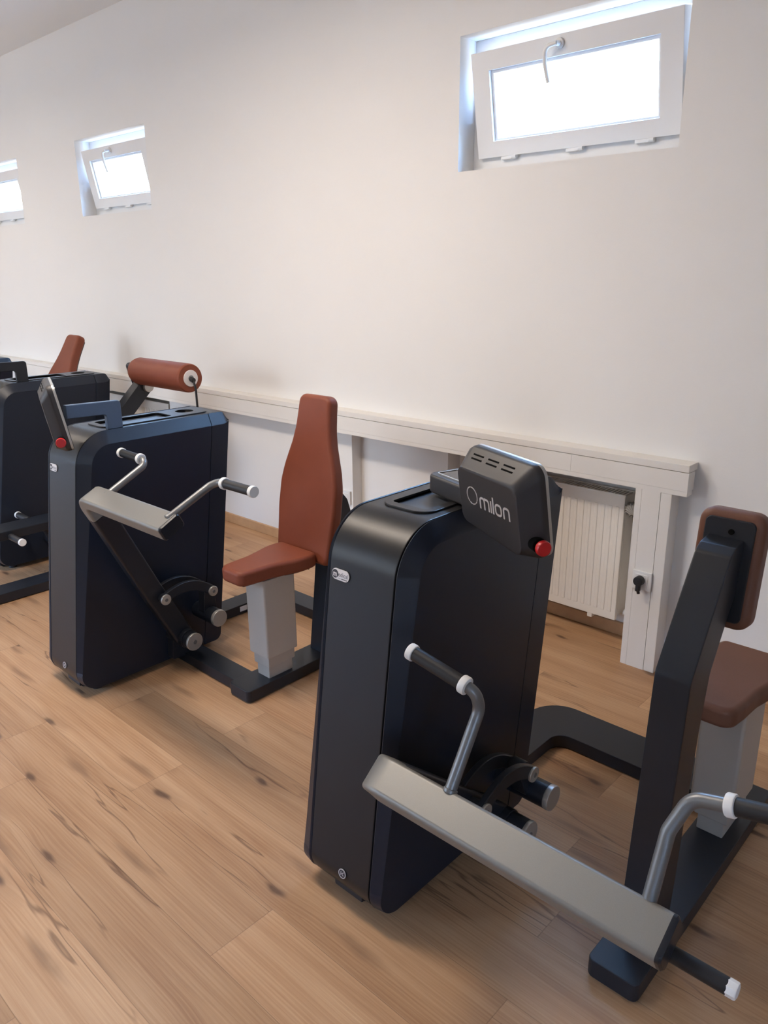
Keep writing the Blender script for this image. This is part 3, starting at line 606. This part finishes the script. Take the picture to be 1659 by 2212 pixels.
# display: a square rimmed screen whose bevelled back carries the lettering; local x right, y up, z out of the back
def display(t, cen, yaw, tilt, wd, ht, thick=0.055, letters=True):
    e = Vector((math.cos(yaw), math.sin(yaw), 0)); nb = Vector((math.sin(yaw), -math.cos(yaw), 0))      # nb: back side normal
    upv = (Vector((0, 0, 1))*math.cos(tilt)+nb*math.sin(tilt)); nz = e.cross(upv)
    F = Matrix((e, upv, nz)).transposed().to_4x4(); F.translation = Vector(cen)
    fn = lambda u, v, h: F @ Vector((u, v, h))
    W2, H2 = wd/2, ht/2
    front = round_poly([(-W2, -H2+0.012), (W2, -H2-0.004), (W2, H2), (-W2, H2)], 0.028, 8)
    back = round_poly([(-W2+0.008, -H2+0.036), (W2-0.028, -H2+0.010), (W2-0.028, H2-0.038), (-W2+0.008, H2-0.038)], 0.022, 8)
    lerp = lambda k: [a.lerp(b, k) for a, b in zip(front, back)]
    bm = bmesh.new(); add_loft(bm, [[fn(p.x, p.y, h) for p in l] for l, h in ((inset(front, 0.003), 0.0), (front, 0.003), (front, 0.012), (lerp(0.06), 0.02), (lerp(0.88), thick-0.006), (lerp(0.96), thick-0.002), (inset(lerp(1.0), 0.004), thick))])
    dp = link('display', bm, 'plastic', t, 32)
    bm = bmesh.new(); add_plate(bm, front, fn, 0.004, -0.005, 0.002, 2); link('screen_rim', bm, 'alu', dp)
    bm = bmesh.new(); add_plate(bm, inset(front, 0.006), fn, -0.0045, -0.0065); link('screen', bm, 'screen', dp)
    # vent slots in the sloping top
    a = Vector((0, H2-0.0023, 0.020)); b = Vector((0, H2-0.0335, thick-0.006)); sl = (b-a).normalized(); no = Vector((1, 0, 0)).cross(sl); no = no if no.y > 0 else -no
    gn = lambda u, v, h: F @ (a+Vector((u, 0, 0))+sl*v+no*h)
    bm = bmesh.new()
    for c in (-0.056, 0.0, 0.056):
        for v in (0.013, 0.023): stroke(bm, [(c-0.010-0.019, v), (c-0.010+0.019, v)], 0.0034, gn, -0.002, 0.0010)
    link('vent_slots', bm, 'black', dp)
    # red stop button on the right flank
    bt = bmesh.new(); c0 = Vector((W2-0.010, -H2+0.040, thick*0.52)); ax = Vector((1, -0.02, 0.12)).normalized()
    add_cyl(bt, F @ (c0-ax*0.008), F @ (c0+ax*0.012), 0.0155, 0.002); add_cyl(bt, F @ (c0+ax*0.012), F @ (c0+ax*0.022), 0.0095); link('button_collar', bt, 'black', dp)
    bt = bmesh.new(); add_cyl(bt, F @ (c0+ax*0.020), F @ (c0+ax*0.034), 0.0165, 0.004); link('emergency_button', bt, 'red', dp)
    if letters:
        bm = bmesh.new(); hh = thick+0.0007; st = 0.0042; ln = lambda u, v, h: fn(-0.0645+(u+0.0625)*1.12, v*1.12+0.002, h)
        rg = 0.0175; cx_, cy_ = -0.0625, 0.003
        for a0, a1 in ((100, 232), (238, 262), (268, 305), (312, 330), (335, 455)):
            stroke(bm, [(cx_+rg*math.cos(math.radians(a0+(a1-a0)*k/14)), cy_+rg*math.sin(math.radians(a0+(a1-a0)*k/14))) for k in range(15)], 0.0022, ln, hh-0.0012, hh)
        y0, y1, X = -0.016, 0.0085, -0.037
        def arch(x, wdt): stroke(bm, round_open([(x, y0), (x, y1-st/2), (x+wdt, y1-st/2), (x+wdt, y0)], 0.006), st, ln, hh-0.0012, hh)
        arch(X+0.002, 0.0145); stroke(bm, round_open([(X+0.0165, y1-st/2), (X+0.031, y1-st/2), (X+0.031, y0)], 0.006), st, ln, hh-0.0012, hh)
        stroke(bm, [(X+0.0385, y0), (X+0.0385, y1)], st, ln, hh-0.0012, hh); stroke(bm, [(X+0.046, y0), (X+0.046, y1+0.009)], st, ln, hh-0.0012, hh)
        stroke(bm, [(p.x, p.y) for p in rrect(X+0.0535, X+0.0715, y0+st/2, y1-st/2, 0.0065, 5)], st, ln, hh-0.0012, hh, True)
        arch(X+0.0795, 0.017)
        link('logo', bm, 'print', dp, 0)
    return dp
def round_open(pts, r, n=5):
    p3 = fillet([(p[0], p[1], 0) for p in pts], r, n); return [(p.x, p.y) for p in p3]

def bracket_plate(t, x, y_leg0, y_leg1, y_end, z0, z1, hgt=0.046, th=0.02, mt='char_plain'):
    out = round_poly([(y_leg1, z0), (y_leg1, z1), (y_end, z1+0.006), (y_end, z1-hgt+0.004), (y_leg0, z1-hgt), (y_leg0, z0)], [0.0, 0.014, 0.0, 0.0, 0.012, 0.0], 6)
    bm = bmesh.new(); add_plate(bm, out, FX, x-th/2, x+th/2, 0.002, 1); return link('display_bracket', bm, mt, t)

MG = 'strength machines along the wall'
# ------------------------------------------------------------------ nearest machine (chest pad, lowered lever)
t1 = empty('strength_machine', (-1.172, 1.063, 0), 'nearest dark strength machine with lettered square display, lowered silver bar and brown chest pad', 'exercise machine', MG)
housing(t1)
lever(t1, 0.02, math.radians(140.1), 0.178, 0.850, 0.655, (0.412, 0.140), ((0.519, 0.192), (0.470, 0.278)), 0.215,
      [('handle', [(0.395, -0.046, 0.580), (0.398, 0.040, 0.725), (0.398, 0.024, 0.768), (0.36, 0.020, 0.778)], (0.382, 0.021, 0.774), (0.236, 0.018, 0.802)),
       ('handle', [(0.800, -0.050, 0.558), (0.802, 0.000, 0.685), (0.822, 0.028, 0.742), (0.895, 0.030, 0.760)], (0.874, 0.030, 0.756), (1.025, 0.030, 0.790))],
      ((0.76, -0.058, 0.513), (0.938, -0.056, 0.511)), math.radians(-20))
base_frame(t1, 0.567, 0.690, 0.25, 1.15, -0.09, 0.05, 0.998, 1.168, False)
seat_column(t1, 0.617, 0.835, 0.985, 0.466); seat(t1, 0.617, 0.69, 1.08, 0.472, 0.528, 'leather_shaded')
# chest-pad post: one bent bar
post = [(0.378, 0.05), (0.422, 0.56), (0.434, 0.712), (0.54, 0.880), (0.588, 0.952), (0.612, 0.966), (0.662, 0.972), (0.648, 0.85), (0.60, 0.775), (0.548, 0.69), (0.525, 0.56), (0.48, 0.05)]
bm = bmesh.new(); add_plate(bm, round_poly(post, [0, 0.3, 0.04, 0.3, 0.03, 0.015, 0.0, 0.03, 0.1, 0.05, 0.3, 0], 5), FX, 0.580, 0.661, 0.004, 2); link('pad_post', bm, 'char_plain', t1)
pf = lambda u, v, h: Vector((0.625+u, 0.652+0.13*(v-0.89)+h, v-0.13*h))
po = rrect(-0.074, 0.074, 0.762, 1.032, 0.032, 8)
bm = bmesh.new(); add_plate(bm, po, pf, 0.0, 0.058, 0.018, 4); cp = link('chest_pad', bm, 'leather_shaded', t1, 60)
bm = bmesh.new(); add_plate(bm, inset(po, 0.0185), pf, -0.004, 0.006, 0.002, 1); link('pad_plate', bm, 'char_plain', cp)
bm = bmesh.new(); add_cyl(bm, pf(0.005, 0.985, -0.007), pf(0.005, 0.985, 0.0), 0.0065, 0.001); link('pad_screw', bm, 'black', cp)
# swivelled display with the small tray behind it
yaw = math.radians(-20.7); ev = Vector((math.cos(yaw), math.sin(yaw), 0)); nv = Vector((-math.sin(yaw), math.cos(yaw), 0))
o1 = Vector((-1.172, 1.063, 0))
display(t1, ev*(-1.293)+nv*0.945+Vector((0, 0, 1.086))-o1, yaw, math.radians(9), 0.254, 0.200, 0.058)
ty = math.radians(-17); F = Matrix.Translation(Vector((-1.226, 1.474, 0))-o1) @ Matrix.Rotation(ty, 4, 'Z')
bf = lambda u, v, h: F @ Vector((u, v, h))
bo = round_poly([(0, 0), (0.22, 0), (0.22, 0.19), (0, 0.19)], [0.03, 0.02, 0.02, 0.03], 6)
bm = bmesh.new(); add_plate(bm, bo, bf, 1.008, 1.056, 0.007, 3); tb = link('accessory_tray', bm, 'plastic', t1)
ri = inset(bo, 0.022)
bm = bmesh.new(); stroke(bm, [(p.x, p.y) for p in ri], 0.004, bf, 1.054, 1.0585, True); link('tray_rim', bm, 'alu', tb)
bm = bmesh.new(); add_plate(bm, inset(ri, 0.001), bf, 1.054, 1.0570); link('tray_glass', bm, 'screen', tb)
F2 = Matrix.Translation(ev*(-1.40)+nv*0.93-o1) @ Matrix.Rotation(yaw, 4, 'Z'); b2 = lambda u, v, h: F2 @ Vector((u, v, h))
bm = bmesh.new(); add_plate(bm, rrect(-0.03, 0.09, 0.012, 0.10, 0.008, 3), b2, 1.012, 1.052, 0.003, 2); link('display_bracket', bm, 'char_plain', t1)

# ------------------------------------------------------------------ second machine (raised lever, tall brown backrest)
t2 = empty('strength_machine', (-2.745, 1.096, 0), 'middle dark strength machine with raised silver lever, tall brown backrest and brown seat', 'exercise machine', MG)
housing(t2)
lever(t2, 0.0, math.radians(117), 0.222, 0.775, 0.785, (0.425, 0.141), ((0.549, 0.201), (0.551, 0.312)), 0.222,
      [('handle', [(0.360, 0.095, 0.838), (0.360, 0.240, 0.912), (0.350, 0.250, 0.929), (0.31, 0.250, 0.930)], (0.336, 0.250, 0.930), (0.195, 0.250, 0.933)),
       ('handle', [(0.752, 0.085, 0.842), (0.785, 0.220, 0.922), (0.805, 0.240, 0.933), (0.84, 0.240, 0.933)], (0.825, 0.240, 0.933), (0.978, 0.240, 0.933))], None)
base_frame(t2, 0.513, 0.636, 0.415, 1.18, -0.138, -0.032, 1.075, 1.178)
seat_column(t2, 0.577, 0.526, 0.660, 0.466); seat(t2, 0.572, 0.415, 0.750, 0.470, 0.528)
bottle_back(t2, 0.577, 0.668, 0.165, 0.478, 1.108)
post = [(0.815, 0.05), (0.845, 0.28), (0.865, 0.45), (0.835, 0.62), (0.870, 0.80), (0.975, 0.68), (1.015, 0.56), (0.985, 0.05)]
bm = bmesh.new(); add_plate(bm, round_poly(post, [0, 0.1, 0.1, 0.0, 0.02, 0.04, 0.1, 0], 5), FX, 0.535, 0.617, 0.004, 2); link('backrest_post', bm, 'char_plain', t2)
bracket_plate(t2, 0.095, 0.258, 0.318, 0.11, 1.004, 1.106, mt='bracket')
display(t2, Vector((-2.632, 1.181, 1.092))-Vector(t2.location), math.radians(-22), math.radians(10), 0.262, 0.226, 0.050)
bm = bmesh.new(); add_box(bm, -0.001, 0.001, -0.02, 0.02, -0.012, 0.012); lb_ = link('rating_label', bm, 'badge', t2); lb_.location = (-0.031, 0.90, 0.030)

# ------------------------------------------------------------------ third machine (peg arm and brown roller)
t3 = empty('strength_machine', (-4.32, 1.42, 0), 'left dark strength machine with low pegged arm and brown roller pad on raised arm', 'exercise machine', MG)
housing(t3)
bracket_plate(t3, 0.095, 0.265, 0.325, -0.02, 1.004, 1.112)
display(t3, Vector((0.113, 0.02, 1.10)), math.radians(-22), math.radians(10), 0.262, 0.226, 0.050)
# low arm with pegs, hinged at the housing
bm = bmesh.new(); add_plate(bm, rrect(0.325, 0.475, -0.42, 0.265, 0.05, 6), FZ, 0.288, 0.334, 0.006, 2); pa = link('peg_arm', bm, 'char_plain', t3)
for (xa, xb, Y, Z) in ((0.46, 0.605, -0.028, 0.302), (0.34, 0.205, 0.125, 0.322), (0.46, 0.56, 0.20, 0.305), (0.34, 0.20, -0.20, 0.31)):
    h = cyl('peg', 'rubber', t3, (xa, Y, Z), (xb, Y, Z), 0.0165, 0.002); s_ = 1 if xb > xa else -1; cyl('grip_end_cap', 'white', h, (xb-s_*0.006, Y, Z), (xb+s_*0.010, Y, Z), 0.0185, 0.003)
bm = bmesh.new(); add_plate(bm, round_poly([(0.16, 0.29), (0.26, 0.29), (0.36, 0.10), (0.24, 0.10)], 0.01, 3), FX, 0.365, 0.43, 0.003, 1); add_cyl(bm, (0.138, 0.30, 0.14), (0.45, 0.30, 0.14), 0.035, 0.003); link('peg_arm_stand', bm, 'char_plain', t3)
base_frame(t3, 0.432, 0.563, -0.35, 1.12, -0.12, -0.02, 1.05, 1.15)
# raised arm with the roller pad
RZ, RY = 1.016, 0.90
arm = [(0.52, 0.60), (0.60, 0.56), (0.955, 0.905), (0.90, 0.97)]
bm = bmesh.new(); add_plate(bm, round_poly(arm, 0.02, 4), FX, 0.20, 0.275, 0.004, 2); ra = link('roller_arm', bm, 'char_plain', t3)
bm = bmesh.new(); add_cyl(bm, (0.138, 0.57, 0.60), (0.285, 0.57, 0.60), 0.045, 0.003); link('roller_arm_hub', bm, 'char_plain', t3)
bm = bmesh.new(); add_plate(bm, round_poly([(0.855, 1.06), (0.915, 1.06), (0.955, 0.93), (0.90, 0.905)], 0.02, 4), FX, 0.165, 0.198, 0.003, 2); link('roller_bracket', bm, 'char_plain', t3)
cyl('roller_bolt', 'alu', t3, (0.272, 0.925, 0.925), (0.295, 0.925, 0.925), 0.03, 0.004)
ax = cyl('roller_axle', 'tube', t3, (0.15, RY, RZ+0.012), (0.77, RY, RZ), 0.016)
bm = bmesh.new()
prof = [(0.225, 0.030), (0.227, 0.055), (0.238, 0.070), (0.262, 0.077), (0.745, 0.077), (0.755, 0.0755), (0.762, 0.072), (0.763, 0.040)]
rings = []
for xx, rr in prof: rings.append([Vector((xx, RY+rr*math.cos(a), RZ+rr*math.sin(a))) for a in [2*math.pi*k/48 for k in range(48)]])
add_loft(bm, rings); rp = link('roller_pad', bm, 'leather', t3, 45)
cyl('roller_end_disc', 'badge', rp, (0.758, RY, RZ), (0.768, RY, RZ), 0.044, 0.003)
cyl('cable_plug', 'rubber', t3, (0.766, RY, RZ-0.004), (0.792, RY, RZ-0.010), 0.0135, 0.003)
tube('cable', 'rubber', t3, fillet([(0.786, RY, RZ-0.010), (0.804, RY, RZ-0.05), (0.806, RY, RZ-0.25), (0.70, RY-0.03, 0.30), (0.58, RY-0.06, 0.035)], 0.08), 0.006, 10)

# ------------------------------------------------------------------ fourth machine, mostly hidden behind the third
t4 = empty('strength_machine', (-5.675, 1.43, 0), 'farthest dark strength machine, only its brown backrest and top corner showing behind the left one', 'exercise machine', MG)
housing(t4); base_frame(t4, 0.46, 0.58, 0.20, 1.22, -0.12, -0.02, 1.05, 1.15)
seat_column(t4, 0.52, 0.55, 0.685, 0.466); seat(t4, 0.52, 0.44, 0.775, 0.470, 0.528)
bottle_back(t4, 0.560, 0.38, 0.55, 0.60, 1.168, wt=0.088)
post = [(0.80, 0.05), (0.79, 0.62), (0.88, 0.80), (1.00, 0.62), (0.98, 0.05)]
bm = bmesh.new(); add_plate(bm, round_poly(post, [0, 0.1, 0.02, 0.1, 0], 4), FX, 0.50, 0.58, 0.004, 2); link('backrest_post', bm, 'char_plain', t4)
bracket_plate(t4, 0.095, 0.265, 0.325, -0.02, 1.004, 1.112)
display(t4, Vector((0.113, 0.02, 1.10)), math.radians(-22), math.radians(10), 0.262, 0.226, 0.050)
